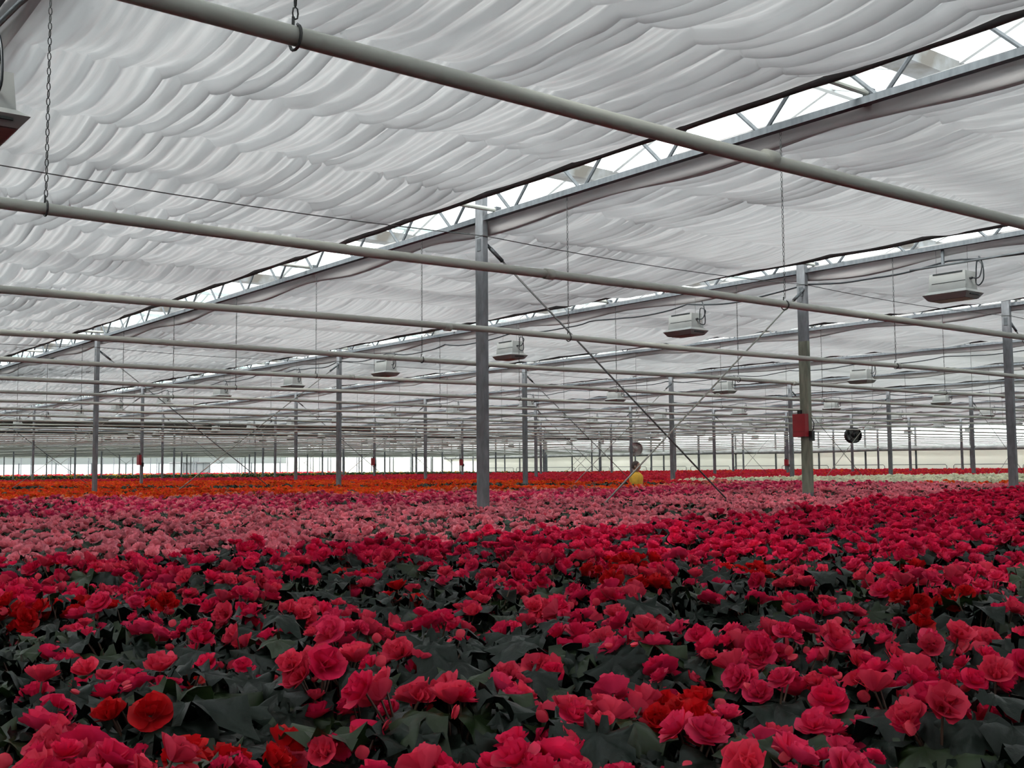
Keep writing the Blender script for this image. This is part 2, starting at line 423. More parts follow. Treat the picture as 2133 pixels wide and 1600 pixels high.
def screen(bi, y0, y1, dx, mult, lam, amp, label, group=None):
    xa, xb = (bi-1)*SX+.16, bi*SX-.58
    o = link('shade_screen', None, loc=((bi-1)*SX, 0, ZT+.05)); ox = (bi-1)*SX
    n = max(6, int((xb-xa)/dx)); ys = yrows(y0, y1, -2, mult); seed = bi*13.7
    P = []
    for y in ys:
        row = []
        for k in range(n+1):
            x = xa+(xb-xa)*k/n
            e = (1-max(0, 1-(xb-x)/.35)*.75)*(1-max(0, 1-(x-xa)/.22)*.95)
            row.append((x-ox, y, cloth_z(x, y, bi, seed, lam, amp)*e))
        P.append(row)
    g = MB(); g.grid(P, flip=True); link('cloth', g.mesh('cloth', 'cloth', True), o)
    # leading edge profile
    g = MB(); ye = [y for y in yrows(y0, y1, -2, mult*3)]
    g.tube([(xb-ox+.02, y, -.016+.014*fbm(y*1.6, bi, 3)) for y in ye], [.034+.008*fbm(y*2.3, bi*2, 7) for y in ye], 6)
    link('leading_edge', g.mesh('leading_edge', 'edge', True), o)['label'] = 'dark leading edge bar'
    # bundle of folded cloth at the fixed truss
    P = []; m = 11
    for y in ye:
        dz = .030*math.sin(y*2*PI/2.7+bi*1.7)+.035*fbm(y*.55, bi, 21); wd = .12+.05*fbm(y*.8, bi, 31)
        row = []
        for k in range(m):
            t = k/(m-1)
            x = .035 + wd*(t**.8)*1.15
            z = .03 - (.175+.9*dz)*math.sin(PI*min(1, t*1.06))**.75 + .012*math.sin(t*17+2*fbm(y*.8, k, 4)) - dz*.2*t
            row.append((x, y, z))
        row.append((.24+wd*.3, y, .035)); P.append(row)
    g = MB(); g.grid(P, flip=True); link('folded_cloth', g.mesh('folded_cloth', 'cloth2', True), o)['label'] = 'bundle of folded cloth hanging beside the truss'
    tag(o, label, 'shade screen', group); return o
for bi in range(-3, NI+1):
    lab = SCREENL.get(bi); grp = None
    if bi in (0,): args = (.016, 1.0, .21, .085)
    elif bi == 1: args = (.020, 1.15, .16, .065)
    elif bi == 2: args = (.03, 1.4, .19, .065)
    elif bi == 3: args = (.04, 1.9, .19, .048)
    elif bi == -1: args = (.035, 1.6, .27, .075)
    else: args = (.10, 3.5, .26, .05)
    ya = -9.0 if bi in (0, 1) else (-12 if bi in (-1, 2) else -6)
    if bi < -1: lab, grp = 'pleated white shade screen past the left side of the view', 'screens outside the view'
    elif lab is None: lab = f'low pleated shade screen of the distant ceiling, {ORD[bi]} bay from the camera'
    y1 = YS if bi >= 0 else 24
    if bi < -1: ya = YL+.3
    screen(bi, ya, y1, *args, lab, grp)
    if ya > YL+1 and bi <= 4:
        g = MB(); xa, xb = (bi-1)*SX+.16, bi*SX-.58
        P = [[(xa+(xb-xa)*k/12, y, ZT+.05+cloth_z(xa+(xb-xa)*k/12, y, 0, bi*13.7, .8, .03)) for k in range(13)] for y in yrows(YL+.3, ya-.05, -40, 1)]
        g.grid(P, flip=True); tag(link('shade_screen', g.mesh('cloth', 'cloth', True)), 'pleated white shade screen behind the camera', 'shade screen', 'screens behind the camera')
    if bi >= 0:
        g = MB(); xa, xb = (bi-1)*SX-.02, bi*SX-.5
        P = [[(xa+(xb-xa)*k/10, 62.5+(84-62.5)*q/60, ZT+.02+.03*math.sin(k*2.5)-.08*abs(math.sin(q*PI/3))) for k in range(11)] for q in range(61)]
        g.grid(P, flip=True); tag(link('shade_screen', g.mesh('cloth', 'cloth', True)), 'closed shade screen over the near part of the far compartment', 'shade screen', 'screens of the far compartment')

# ------------------------------------------------------------------ tension wires along post rows
for j in range(0, 5):
    g = MB(); pts = []
    for k in range(-2*8, NI*8+1):
        t = (k % 8)/8; pts.append((k*SX/8, j*SY-.067, 1.65+2.262-.05*4*t*(1-t)))
    g.tube(pts, .0045, 4)
    tag(link('tension_wire', g.mesh('tension_wire', 'rod', True)), f'thin dark wire strung from post to post, {ORD[j]} post row', 'wire')

# ------------------------------------------------------------------ heating pipes with sleeves
PIPEY = []
for k in range(0, 42):
    y = P0+DP*k
    if y > 92: break
    PIPEY.append(y)
    r = .0265
    g = MB(); pts = [(-16+s*2.52, y, ZP+.012*math.sin(s*2.1+k)) for s in range(32)]
    x0 = -16
    g.tube([(p[0]-22, 0, p[2]-ZP) for p in pts], r, 12 if k < 6 else 6)
    o = link('heating_pipe', g.mesh('pipe', 'pipe', True), loc=(22, y, ZP))
    if k < 5:
        for xs in (-3.1+.9*k, 2.9+1.1*k, 8.9+k):
            g = MB(); g.tube([(xs-22-.03, 0, .0), (xs-22+.03, 0, 0)], r+.006, 12); link('pipe_sleeve', g.mesh('pipe_sleeve', 'pipe', True), o)
    nm = {0: 'thickest and nearest cream overhead pipe, crossing the top of the picture'}.get(k)
    if nm is None:
        if k < 10: nm = f'{ORD[k]} cream overhead pipe counted from the top of the picture'
    if nm: tag(o, nm, 'pipe')
    else: tag(o, 'thin cream overhead pipe in the far band of pipes', 'pipe', 'distant heating pipes')

# ------------------------------------------------------------------ hanging chains
def chain_mesh(L, fine):
    g = MB(); pitch = .034 if fine else .068; n = int(L/pitch)
    for k in range(n):
        z = -k*pitch-.02; R_ = (.0075 if fine else .007); hl = pitch*.62
        a = (k % 2)*PI/2; cx, sx_ = math.cos(a), math.sin(a); pts = []
        for q in range(8):
            th = q*2*PI/8; u = R_*math.cos(th); w = math.sin(th)
            pts.append((u*cx, u*sx_, z+w*hl*.5 + (hl*.5 if w > .1 else -hl*.5 if w < -.1 else 0)*.55))
        g.tube(pts, .0024 if fine else .003, 4 if fine else 3, closed=True)
    return g.mesh('chain_links', 'chain', True)
LCH = ZT-ZP-.04
_cf, _cc = chain_mesh(LCH, True), chain_mesh(LCH, False)
g = MB(); g.tube([(0, 0, 0), (0, 0, -LCH)], .004, 4); _cw = g.mesh('chain_links', 'chain')
g = MB(); g.tube([(.034*math.sin(a), 0, -.0-.034*math.cos(a)) for a in [q*PI/8 for q in range(-7, 8)]] + [(.012, 0, .06)], .0045, 5); _hk = g.mesh('pipe_hook', 'chain', True)
for m_, nmx in ((_cf, 0),): pass
nch = 0
for i in range(-1, 9):
    for k, y in enumerate(PIPEY):
        if y > 40: continue
        p = Vector((i*SX, y, ZT-.6)); v = p-CAM; dep = v.dot(_d)
        if dep < 2 or abs(v.dot(_r2)/dep) > .52 or dep > 34: continue
        if any(abs(y-j*SY) < .1 for j in range(9)): continue
        me = _cf if dep < 14 else (_cc if dep < 22 else _cw)
        o = link('hanging_chain', me, loc=(i*SX, y, ZT), rot=(0, 0, R.uniform(0, PI)))
        h = link('pipe_hook', _hk, o, loc=(0, 0, ZP-ZT)); h.rotation_euler = (0, 0, -o.rotation_euler[2]+PI/2)
        if me is _cf:
            where = {-1: 'at the left of the picture', 0: 'on the nearest truss', 1: 'on the second truss', 2: 'on the third truss'}[i]
            tag(o, f'steel link chain {where} holding the {ORD[k]} pipe', 'chain')
        else: tag(o, 'thin hanging chain in the distance holding a far pipe', 'chain', 'distant chains')

# ------------------------------------------------------------------ braces
def brace(a, c, m, rad, label, group=None):
    a, c = Vector(a), Vector(c); t = (c-a).normalized()
    g = MB(); g.tube([a-a, c-a], rad, 6); o = link('brace_rod', g.mesh('rod', m, True), loc=a)
    g = MB(); g.tube([t*.05, t*.24], rad*2.1, 6); link('turnbuckle', g.mesh('turnbuckle', 'galv_dark', True), o)
    g = MB(); g.tube([t*-.03, t*.06], rad*1.7, 6); link('clevis', g.mesh('clevis', 'galv_dark', True), o)
    tag(o, label, 'brace rod', group)
for bi in (0, 2, 4, 6):
    for j in range(0, 6):
        x0, x1, y = bi*SX, (bi+1)*SX, j*SY
        hi, lo = 1.65+2.19, .12
        near = bi == 0 and j == 0
        r = .0095
        if bi == 0 and j < 2:
            s = ('the nearest post', 'the post with the red box') if j == 0 else ('the left post', 'the post left of centre')
            la, lb = f'dark diagonal brace rod falling right from {s[0]}', f'pale diagonal brace rod falling left from {s[1]}'; gr = None
        else: la = lb = 'thin diagonal brace rod between distant posts'; gr = 'distant brace rods'
        brace((x0+.05, y-.02, hi), (x1-.03, y-.02, lo), 'rod', r, la, gr)
        brace((x1-.05, y-.045, hi), (x0+.03, y-.045, lo), 'rod2', r, lb, gr)

# ------------------------------------------------------------------ grow lamps
def lamp_parts():
    D = {}
    L, w = .215, .105
    g = MB(); g.frustum((-w-.015, -L-.01), (w+.015, L+.01), (-w, -L), (w, L), .10, .30); D['housing'] = (g, 'lamp')
    g = MB(); g.frustum((-.185, -.265), (.185, .265), (-w-.014, -L-.009), (w+.014, L+.009), .062, .10); D['flare'] = (g, 'lamp')
    g = MB(); g.frustum((-.135, -.225), (.135, .225), (-.186, -.266), (.186, .266), .0, .062); D['reflector'] = (g, 'lamp_rim')
    g = MB(); g.box((-.125, -.215, -.004), (.125, .215, .001)); D['opening'] = (g, 'bulb')
    g = MB(); g.box((-w-.006, -L+.03, .285), (-w+.004, L-.045, .302)); D['vent_slot'] = (g, 'slot')
    g = MB(); g.box((-w-.0105, -L-.005, .185), (-w-.004, L-.03, .192)); D['panel_seam'] = (g, 'slot')
    g = MB(); g.box((-.09, -.262, .030), (.10, -.235, .042)); D['end_slot'] = (g, 'slot')
    g = MB(); g.tube([(-.02, -L, .215), (-.02, -L-.035, .215)], .014, 8); D['cable_gland'] = (g, 'black')
    return {k: a.mesh(k, m) for k, (a, m) in D.items()}
LM = lamp_parts()
g = MB(); g.tube([(0, -.19, 0), (0, -.19, .288)], .002, 3); g.tube([(0, .19, 0), (0, .19, .288)], .002, 3); LW = g.mesh('hanger_wires', 'chain')
def smooth(pts, n=4):
    pts = [Vector(p) for p in pts]; out = []
    for k in range(len(pts)-1):
        p0, p1, p2, p3 = pts[max(0, k-1)], pts[k], pts[k+1], pts[min(len(pts)-1, k+2)]
        for j in range(n):
            t = j/n; out.append(.5*((2*p1)+(p2-p0)*t+(2*p0-5*p1+4*p2-p3)*t*t+(3*p1-p0-3*p2+p3)*t**3))
    return out+[pts[-1]]
def cable_loop(seed):
    q = random.Random(seed); a = q.uniform(.07, .12)
    g = MB(); pts = [(-.02, -.25, .215), (-.01, -.30, .205), (0, -.34, .20+a*.3), (.01, -.35, .24+a), (.0, -.31, .28+a), (.01, -.27, .23), (.0, -.28, .15), (.01, -.33, .13), (.0, -.37, .20), (.0, -.35, .36), (0, -.33, .45)]
    g.tube(smooth([Vector(p)+Vector((q.uniform(-.015, .015), q.uniform(-.015, .015), 0)) for p in pts]), .0075, 6)
    return g.mesh('power_cord', 'cable', True)
LC = [cable_loop(s) for s in range(4)]
def lamp(x, y, z, label, group=None, simple=False, hi=None):
    o = empty('grow_lamp', (x, y, z))
    made = {}
    for k, me in LM.items():
        if simple and k in ('end_slot', 'panel_seam', 'cable_gland'): continue
        up = {'vent_slot': 'housing', 'panel_seam': 'housing', 'cable_gland': 'housing', 'opening': 'reflector', 'end_slot': 'reflector'}.get(k)
        made[k] = link(k, me, made.get(up, o))
    link('hanger_wires', LW, o, loc=(0, 0, .30)); link('power_cord', LC[R.randrange(4)], o)
    tag(o, label, 'grow lamp', group); return o
ZL = 1.65+1.825
LY = [-2.02+4.06*k for k in range(0, 24)]
nlab = {}
for i in (-1, 1, 3, 5, 7, 9, 11):
    for k, y in enumerate(LY):
        p = Vector((i*SX+.03, y-(.22 if i == -1 else 0), ZL)); v = p-CAM; dep = v.dot(_d)
        if dep < 2 or abs(v.dot(_r2)/dep) > .54: continue
        kv = nlab.get(i, 0); nlab[i] = kv+1
        if i == 1 and kv < 6: lab, gr = f'white grow lamp, {ORD[kv]} from the right in the nearest lamp row', None
        elif i == -1:
            if k: continue
            lab, gr = 'large grow lamp cut off by the left edge of the picture', None
        elif i == 3 and dep < 34: lab, gr = f'small white grow lamp, {ORD[kv]} from the right in the second lamp row', None
        else: lab, gr = 'tiny white grow lamp hanging in the distance', 'distant grow lamps'
        lamp(*p, lab, gr, dep > 20)
# the lamp cut by the left edge hangs a little further along its truss
# lamp rail and cables
g = MB(); g.tube([(SX+.03, -1.50, 1.65+2.235), (SX+.03, -4.9, 1.65+2.235)], .013, 8)
tag(link('lamp_rail', g.mesh('lamp_rail', 'galv_dark', True)), 'dark steel tube above the lamp at the right edge', 'rail')
g = MB(); g.box((SX+.02, -1.93, 1.65+2.23), (SX+.04, -1.90, ZT)); tag(link('rail_hanger', g.mesh('rail_hanger', 'galv')), 'flat steel hanger carrying the dark rail by the right edge', 'hanger')
for i in (1, 3, 5):
    g = MB(); pts = []; y = -5.0
    while y < 44:
        t = (y+2.02) % 2.03/2.03
        pts.append((i*SX+.07+.02*fbm(y, i, 2), y, ZT-.13-.10*4*t*(1-t)*(.6+.8*abs(fbm(y*.3, i, 8)))-.03*fbm(y*1.3, i, 5))); y += .16
    g.tube(pts, .011, 5)
    lab = {1: 'black power cable drooping along the nearest lamp row', 3: 'black power cable along the second lamp row', 5: 'black power cable along the third lamp row'}[i]
    tag(link('power_cable', g.mesh('power_cable', 'cable', True)), lab, 'cable')
# cable bundle at the upper left corner
g = MB(); g.tube(smooth([(-SX+.02, -6.5, ZT-.03), (-SX+.04, -4.9, ZT-.09), (-SX+.05, -3.6, ZT-.16), (-SX+.05, -2.9, ZT-.08), (-SX+.02, -2, ZT-.05)]), .016, 6)
tag(link('power_cable', g.mesh('power_cable', 'cable', True)), 'dark cable bundle in the upper left corner', 'cable')

# ------------------------------------------------------------------ red boxes, fans
def red_box(x, y, z, w, h, label, group=None):
    o = empty('control_box', (x, y, z)); g = MB(); g.box((-.07, -w/2, -h/2), (.0, w/2, h/2)); link('cabinet', g.mesh('cabinet', 'red'), o)
    g = MB(); g.box((-.075, -w/2+.004, -h/2+.004), (-.069, w/2-.004, h/2-.03)); dr = link('door', g.mesh('door', 'red'), o)
    g = MB(); g.box((-.077, -w/2+.01, -h/2+.06), (-.074, w/2-.01, -h/2+.064)); link('seam', g.mesh('seam', 'red_dark'), dr)
    g = MB(); g.box((-.03, -.0, h/2), (.02, .05, h/2+.05)); link('switch', g.mesh('switch', 'black'), o)
    g = MB(); g.box((.0, -w/2-.045, -h/2-.05), (.06, -w/2+.0, -h/2+.07)); link('socket', g.mesh('socket', 'black'), o)
    g = MB(); g.tube([(.03, -w/2-.02, h/2-.05), (.03, -w/2-.06, h/2-.12), (.03, -w/2-.05, -h/2+.1), (.03, -w/2-.02, -h/2+.03)], .006, 5); link('cord', g.mesh('cord', 'cable', True), o)
    tag(o, label, 'control box', group)
red_box(SX-.032, .035, 1.65+.49, .19, .285, 'large red metal box on the second post from the right')
red_box(SX*1-.032, 24+.02, 1.65+.30, .2, .3, 'small red box on a post behind the orange bed, far left')
red_box(SX*5-.032, 36+.02, 1.65+.25, .2, .3, 'small red box right of the centre of the far wall')
red_box(SX*4-.032, 36.02, 1.65+.3, .22, .34, 'small red box hanging left of the nearest post')
red_box(SX*7-.032, 24.02, 1.65+.1, .2, .3, 'tiny red box on a post just left of the large red box')

def fan(x, y, z, r, m, label):
    o = empty('circulation_fan', (x, y, z)); o.rotation_euler = (0, 0, YAW-PI)
    g = MB()
    P = [[(xx, rr*math.cos(a), rr*math.sin(a)) for a in [q*2*PI/24 for q in range(25)]] for xx, rr in ((-.14, r), (.14, r), (.14, r*.94), (-.14, r*.94), (-.14, r))]
    g.grid(P); link('shroud', g.mesh('shroud', m, True), o)
    g = MB(); g.tube([(-.08, 0, 0), (.12, 0, 0)], r*.28, 12); link('motor', g.mesh('motor', m, True), o)
    for k in range(4):
        a = k*PI/2+.4; c, s = math.cos(a), math.sin(a); g = MB()
        P = []
        for t in (.2, .5, .9):
            w = r*(.16+.22*t); P.append([(-.04, r*t*c - w*s*-1, r*t*s + w*c*-1), (.04, r*t*c + w*s*-1, r*t*s - w*c*-1)])
        g.grid(P); link('blade', g.mesh('blade', 'roll' if m == 'black' else m), o)
    g = MB(); g.tube([(-.13, 0, 0), (-.12, 0, 0)], r*.95, 24); link('back_grille', g.mesh('back_grille', 'roll' if m == 'black' else m), o)
    for k in range(3):
        g = MB(); rr = r*(.35+.28*k); g.tube([(.15, rr*math.cos(q*2*PI/20), rr*math.sin(q*2*PI/20)) for q in range(20)], .006, 3, closed=True); link('guard_ring', g.mesh('guard_ring', m), o)
    g = MB(); g.tube([(0, 0, r), (0, 0, ZT-z+.03)], .008, 4); link('hanger_rod', g.mesh('hanger_rod', 'rod'), o)
    tag(o, label, 'fan')
fan(25.2, 13.38, 1.65+.96, .26, 'black', 'dark round fan hanging right of the large red box')
fan(30.24, 28.9, 1.65+.81, .33, 'fanwhite', 'pale round fan hanging above the person in yellow')

# ------------------------------------------------------------------ far beams, rolls, wall fittings
g = MB(); g.box((-8, 61.9, ZT-.12), (XW, 62.2, ZT+.12)); tag(link('crossbeam', g.mesh('crossbeam', 'darkbeam')), 'long dark beam across the far ceiling', 'beam')
g = MB(); g.tube([(-8+3*k, 44.6, ZT-.26+.02*math.sin(k*1.3)) for k in range(12)], .13, 8); tag(link('rolled_screen', g.mesh('rolled_screen', 'brown', True)), 'brown rolled screen across the far ceiling on the left', 'rolled screen')
g = MB(); g.tube([(8+3*k, 55.5, ZT-.24+.02*math.sin(k*1.7)) for k in range(18)], .09, 8); tag(link('rolled_screen', g.mesh('rolled_screen', 'darkbeam', True)), 'dark rolled screen across the middle of the far ceiling', 'rolled screen')
g = MB(); g.tube([(XW-.3, -20+3*k, 1.65+1.02+.03*math.sin(k*1.1)) for k in range(38)], .16, 8); tag(link('rolled_screen', g.mesh('rolled_screen', 'roll', True)), 'grey roll along the right wall above the cream side screen', 'rolled screen')
nl = 0
for k in range(16):
    y = 8+k*4.7
    g = MB(); g.tube([(XW-.5, y, .2), (XW-.5, y, 1.48), (XW-.5, y+.1, 1.58), (XW-.5, y+4.1, 1.58), (XW-.5, y+4.2, 1.48), (XW-.5, y+4.2, .2)], .022, 5)
    tag(link('wall_pipe_loop', g.mesh('wall_pipe_loop', 'galv', True)), 'low pipe loop standing before the right wall', 'pipe loop', 'pipe loops along the right wall')
o = empty('grey_cabin', (41.2, 112, 0)); g = MB(); g.box((-1.6, -2, 0), (1.6, 2, 2.4)); link('walls', g.mesh('walls', 'cabin'), o)
g = MB(); g.box((-1.7, -2.1, 2.4), (1.7, 2.1, 2.5)); link('roof', g.mesh('roof', 'roll'), o)
for k in range(5):
    g = MB(); g.box((-1.5+.75*k-.02, -2.03, 0), (-1.5+.75*k+.02, -2, 2.4)); link('panel_joint', g.mesh('panel_joint', 'galv_dark'), o)
tag(o, 'grey cabin against the far wall on the left', 'cabin')

# ------------------------------------------------------------------ the person
PX, PY = 11.44, 9.62
def person():
    root = empty('person', (PX, PY, 0)); root.rotation_euler = (0, 0, YAW-.25)
    me = bpy.data.meshes.new('body')
    V = [(0,0,.95),(0,0,1.15),(0,.0,1.36),(0,0,1.47),(0,-.01,1.53), (.19,0,1.40),(.24,0,1.13),(.20,-.20,.98),(.16,-.32,1.0),(-.19,0,1.40),(-.25,0,1.13),(-.22,-.18,.96),(-.18,-.30,.98),
         (.1,0,.88),(.11,.0,.48),(.11,.03,.08),(.11,-.12,.04),(-.1,0,.88),(-.11,0,.48),(-.11,.03,.08),(-.11,-.12,.04)]
    Ed = [(0,1),(1,2),(2,3),(3,4),(2,5),(5,6),(6,7),(7,8),(2,9),(9,10),(10,11),(11,12),(0,13),(13,14),(14,15),(15,16),(0,17),(17,18),(18,19),(19,20)]
    rad = [.155,.15,.165,.065,.06,.085,.055,.042,.036,.085,.055,.042,.036,.105,.075,.05,.042,.105,.075,.05,.042]
    me.from_pydata(V, Ed, []); me.materials.append(M['skin'])
    o = link('body', me, root); sk = o.modifiers.new('skin', 'SKIN')
    for k, r in enumerate(rad): me.skin_vertices[0].data[k].radius = (r, r*(.72 if k < 3 else 1)); me.skin_vertices[0].data[k].use_root = k == 0
    s = o.modifiers.new('sub', 'SUBSURF'); s.levels = s.render_levels = 2
    # shirt and trousers as shells around the body
    g = MB(); prof = [(.175,.92),(.18,1.05),(.18,1.2),(.205,1.36),(.19,1.43),(.12,1.49),(.075,1.515)]
    P = [[(r*1.12*math.cos(a), r*.80*math.sin(a), z) for a in [q*2*PI/20 for q in range(21)]] for r, z in prof]; g.grid(P)
    for sgn in (1, -1): g.tube([(sgn*.12,0,1.42),(sgn*.205,0,1.40),(sgn*.238,0,1.26),(sgn*.245,-.01,1.14)], [.09,.098,.08,.075], 10)
    link('shirt', g.mesh('shirt', 'yellow', True), root)
    g = MB()
    for sgn in (1, -1): g.tube([(sgn*.085,0,.98),(sgn*.1,0,.85),(sgn*.11,0,.48),(sgn*.11,.03,.08)], [.115,.125,.095,.075], 10)
    link('trousers', g.mesh('trousers', 'trouser', True), root)
    # head with face
    hd = empty('head', (0, 0, 0)); hd.parent = root
    bpy.data.objects.remove(hd)
    g = MB(); P = []
    for a in range(13):
        th = PI*a/12; z = math.cos(th); row = []
        for q in range(21):
            ph = q*2*PI/20; s = math.sin(th)*(1-.14*max(0, -z))
            x, y = s*math.cos(ph)*.078, s*math.sin(ph)*.098
            if y < 0: y *= .95
            if abs(x) < .018 and y < -.06 and -.35 < z < .1: y -= .016*(1-abs(z+.15)*3)      # nose
            if .02 < abs(x) < .05 and y < -.06 and -.05 < z < .2: y += .008                   # eye sockets
            if abs(x) < .03 and y < -.05 and -.62 < z < -.45: y -= .004                       # mouth
            row.append((x, y-.01, 1.635+z*.125))
        P.append(row)
    g.grid(P, flip=True); h = link('head', g.mesh('head', 'skin', True), root)
    for sgn in (1, -1):
        g = MB(); g.tube([(sgn*.076,.0,1.60),(sgn*.088,.012,1.63),(sgn*.08,.01,1.66)], [.01,.016,.01], 6); link('ear', g.mesh('ear', 'skin', True), h)
        g = MB(); g.lathe([(.001,.009),(.009,.004),(.009,-.004),(.001,-.009)], 8, (sgn*.032,-.088,1.645)); link('eye', g.mesh('eye', 'black', True), h)
    g = MB(); P = []
    for a in range(8):
        th = PI*.62*a/7; z = math.cos(th)
        P.append([(math.sin(th)*math.cos(ph)*.086, math.sin(th)*math.sin(ph)*.106+.004 + (.0 if math.sin(ph) > -.3 else .03*max(0, a-3)/4), 1.64+z*.128) for ph in [q*2*PI/20 for q in range(21)]])
    g.grid(P, flip=True); link('hair', g.mesh('hair', 'hair', True), h)
    for sgn in (1, -1):
        hx = sgn*.17
        for f in range(4):
            fx = hx+(f-1.5)*.02; L = (.07, .08, .075, .06)[f]
            g = MB(); g.tube([(fx, -.33, .99), (fx, -.33-L*.6, .985), (fx, -.33-L, .965)], [.0095, .009, .007], 6); link('finger', g.mesh('finger', 'skin', True), root)
        g = MB(); g.tube([(hx-sgn*.035, -.30, .99), (hx-sgn*.055, -.34, .985), (hx-sgn*.05, -.375, .975)], [.011, .01, .008], 6); link('thumb', g.mesh('thumb', 'skin', True), root)
    tag(root, 'person in a yellow shirt bending over the flowers in the middle distance', 'person')
person()

# ------------------------------------------------------------------ benches
for k in range(0, 18):
    y = -10.8+2.4*k
    o = empty('growing_bench', (20, y, 0)); g = MB(); g.box((-31, -1.0, ZB-.05), (38, 1.0, ZB)); link('bench_top', g.mesh('bench_top', 'bench'), o)
    for s in (-1, 1):
        g = MB(); g.box((-31, s*1.015-.015, ZB-.08), (38, s*1.015+.015, ZB+.05)); link('bench_rim', g.mesh('bench_rim', 'bench'), o)
    for q in range(12):
        g = MB(); g.box((-30+6*q-.03, -.9, 0), (-30+6*q+.03, .9, ZB-.05)); link('bench_leg', g.mesh('bench_leg', 'bench'), o)
    tag(o, 'low metal bench hidden under the flower beds', 'bench', 'growing benches')

# ------------------------------------------------------------------ begonias
def rot_to(n, spin):
    q = Vector((0, 0, 1)).rotation_difference(Vector(n).normalized())
    return q.to_matrix().to_4x4() @ Matrix.Rotation(spin, 4, 'Z')
def lerp_tab(x, tab):
    if x <= tab[0][0]: return tab[0][1]
    for (a, b_), (c, d_) in zip(tab, tab[1:]):
        if x <= c: return b_+(d_-b_)*(x-a)/(c-a)
    return tab[-1][1]
PETW = [(0, .32), (.3, .78), (.6, 1.0), (.85, .92), (1, .62)]
def petal_pts(R_, Wd, tilt, curl, nu, nv, q):
    """one petal along +X, base at origin; tilt from horizontal at base, curl adds along the length"""
    P = []
    x = z = 0.
    for a in range(nu+1):
        s = (a/nu)**.85; ds = s-((a-1)/nu)**.85 if a else 0
        ang = tilt + curl*s
        x += math.cos(ang)*R_*ds; z += math.sin(ang)*R_*ds
        w = Wd*lerp_tab(s, PETW)
        row = []
        for c in range(nv+1):
            t = 2*c/nv-1
            back = (.34 if a == nu else .16*s)*abs(t)**2.2*w
            row.append((x - back*math.cos(ang), t*w, z - back*math.sin(ang) + .42*w*t*t*(.25+abs(math.sin(ang))) + q.uniform(-.0006, .0006)*(1+s)))
        P.append(row)
    return P
def bloom_mb(seed, openness=1., lo=False):
    q = random.Random(seed); g = MB(); size = .030*q.uniform(.92, 1.08)
    layers = [(5, 1.0, .24, .05, 4, 4), (4, .90, .62, .38, 3, 4), (4, .72, .95, .6, 3, 3), (3, .50, 1.2, .8, 2, 2)]
    if lo: layers = [(5, 1.0, .12, .5, 2, 2), (4, .72, .7, .8, 2, 2)]
    off = 0
    for n, sc, tilt, curl, nu, nv in layers:
        tilt = tilt + (1-openness)*.9
        off += .6
        for k in range(n):
            a = off+k*2*PI/n+q.uniform(-.2, .2)
            P = petal_pts(size*sc*q.uniform(.9, 1.1), size*sc*.78*q.uniform(.95, 1.1), min(1.45, tilt+q.uniform(-.12, .15)), curl+q.uniform(-.2, .2), nu, nv, q)
            c, s = math.cos(a), math.sin(a); r0 = .003
            P = [[((x+r0)*c-y*s, (x+r0)*s+y*c, z+(.004 if sc < .9 else 0)) for x, y, z in row] for row in P]
            g.grid(P)
    if lo: g.lathe([(.010, .008), (.011, .018), (.004, .026)], 5)
    return g
def bud_mb(seed):
    q = random.Random(seed); g = MB(); r = q.uniform(.008, .012); h = r*1.9
    for s in (1, -1):
        P = []
        for a in range(5):
            t = a/4; w = math.sin(PI*(.06+.88*t))**.8*r
            P.append([(w*math.sin(v*1.35), s*(.35*w*math.cos(v*1.35)+.001), t*h) for v in (-1, -.5, 0, .5, 1)])
        g.grid(P, flip=s > 0)
    return g
def leaf_mb(seed, lo=False):
    """lopsided toothed begonia blade, folded along its veins, crinkled towards the rim"""
    q = random.Random(seed); g = MB(); n = 11 if lo else 25; Rl = .055*q.uniform(.9, 1.1)
    rings = [.45, 1.] if lo else [.30, .66, 1.]
    vs = [(0, 0, 0)]; fs = []
    asym = q.uniform(.78, 1.22); ph = q.uniform(0, 6); cup = q.uniform(-.45, .25)
    for ri, rr in enumerate(rings):
        for k in range(n):
            a = -PI+.16+(2*PI-.32)*k/(n-1)
            outline = (1+.30*math.cos(a))*(asym if a > 0 else 2-asym)*(1+.19*math.cos(a*5+ph)*rr)
            tooth = 1+((.10*(1 if k % 2 else -1)+q.uniform(-.08, .08)) if rr == 1 else 0)
            r = Rl*rr*outline*tooth
            vein = abs(math.sin(a*2.5))
            z = cup*r*r/Rl + .010*rr*(vein-.5)*2 + .009*rr*rr*math.sin(a*4+ph) + ((.006*(1 if k % 2 else -1)+q.uniform(-.009, .009)) if rr == 1 else q.uniform(-.003, .003))
            vs.append((r*math.cos(a)+.01, r*math.sin(a), z))
    for k in range(n-1): fs.append((0, 1+k, 2+k))
    for ri in range(len(rings)-1):
        o1, o2 = 1+ri*n, 1+(ri+1)*n
        for k in range(n-1): fs.append((o1+k, o2+k, o2+k+1, o1+k+1))
    g.add(vs, fs); return g
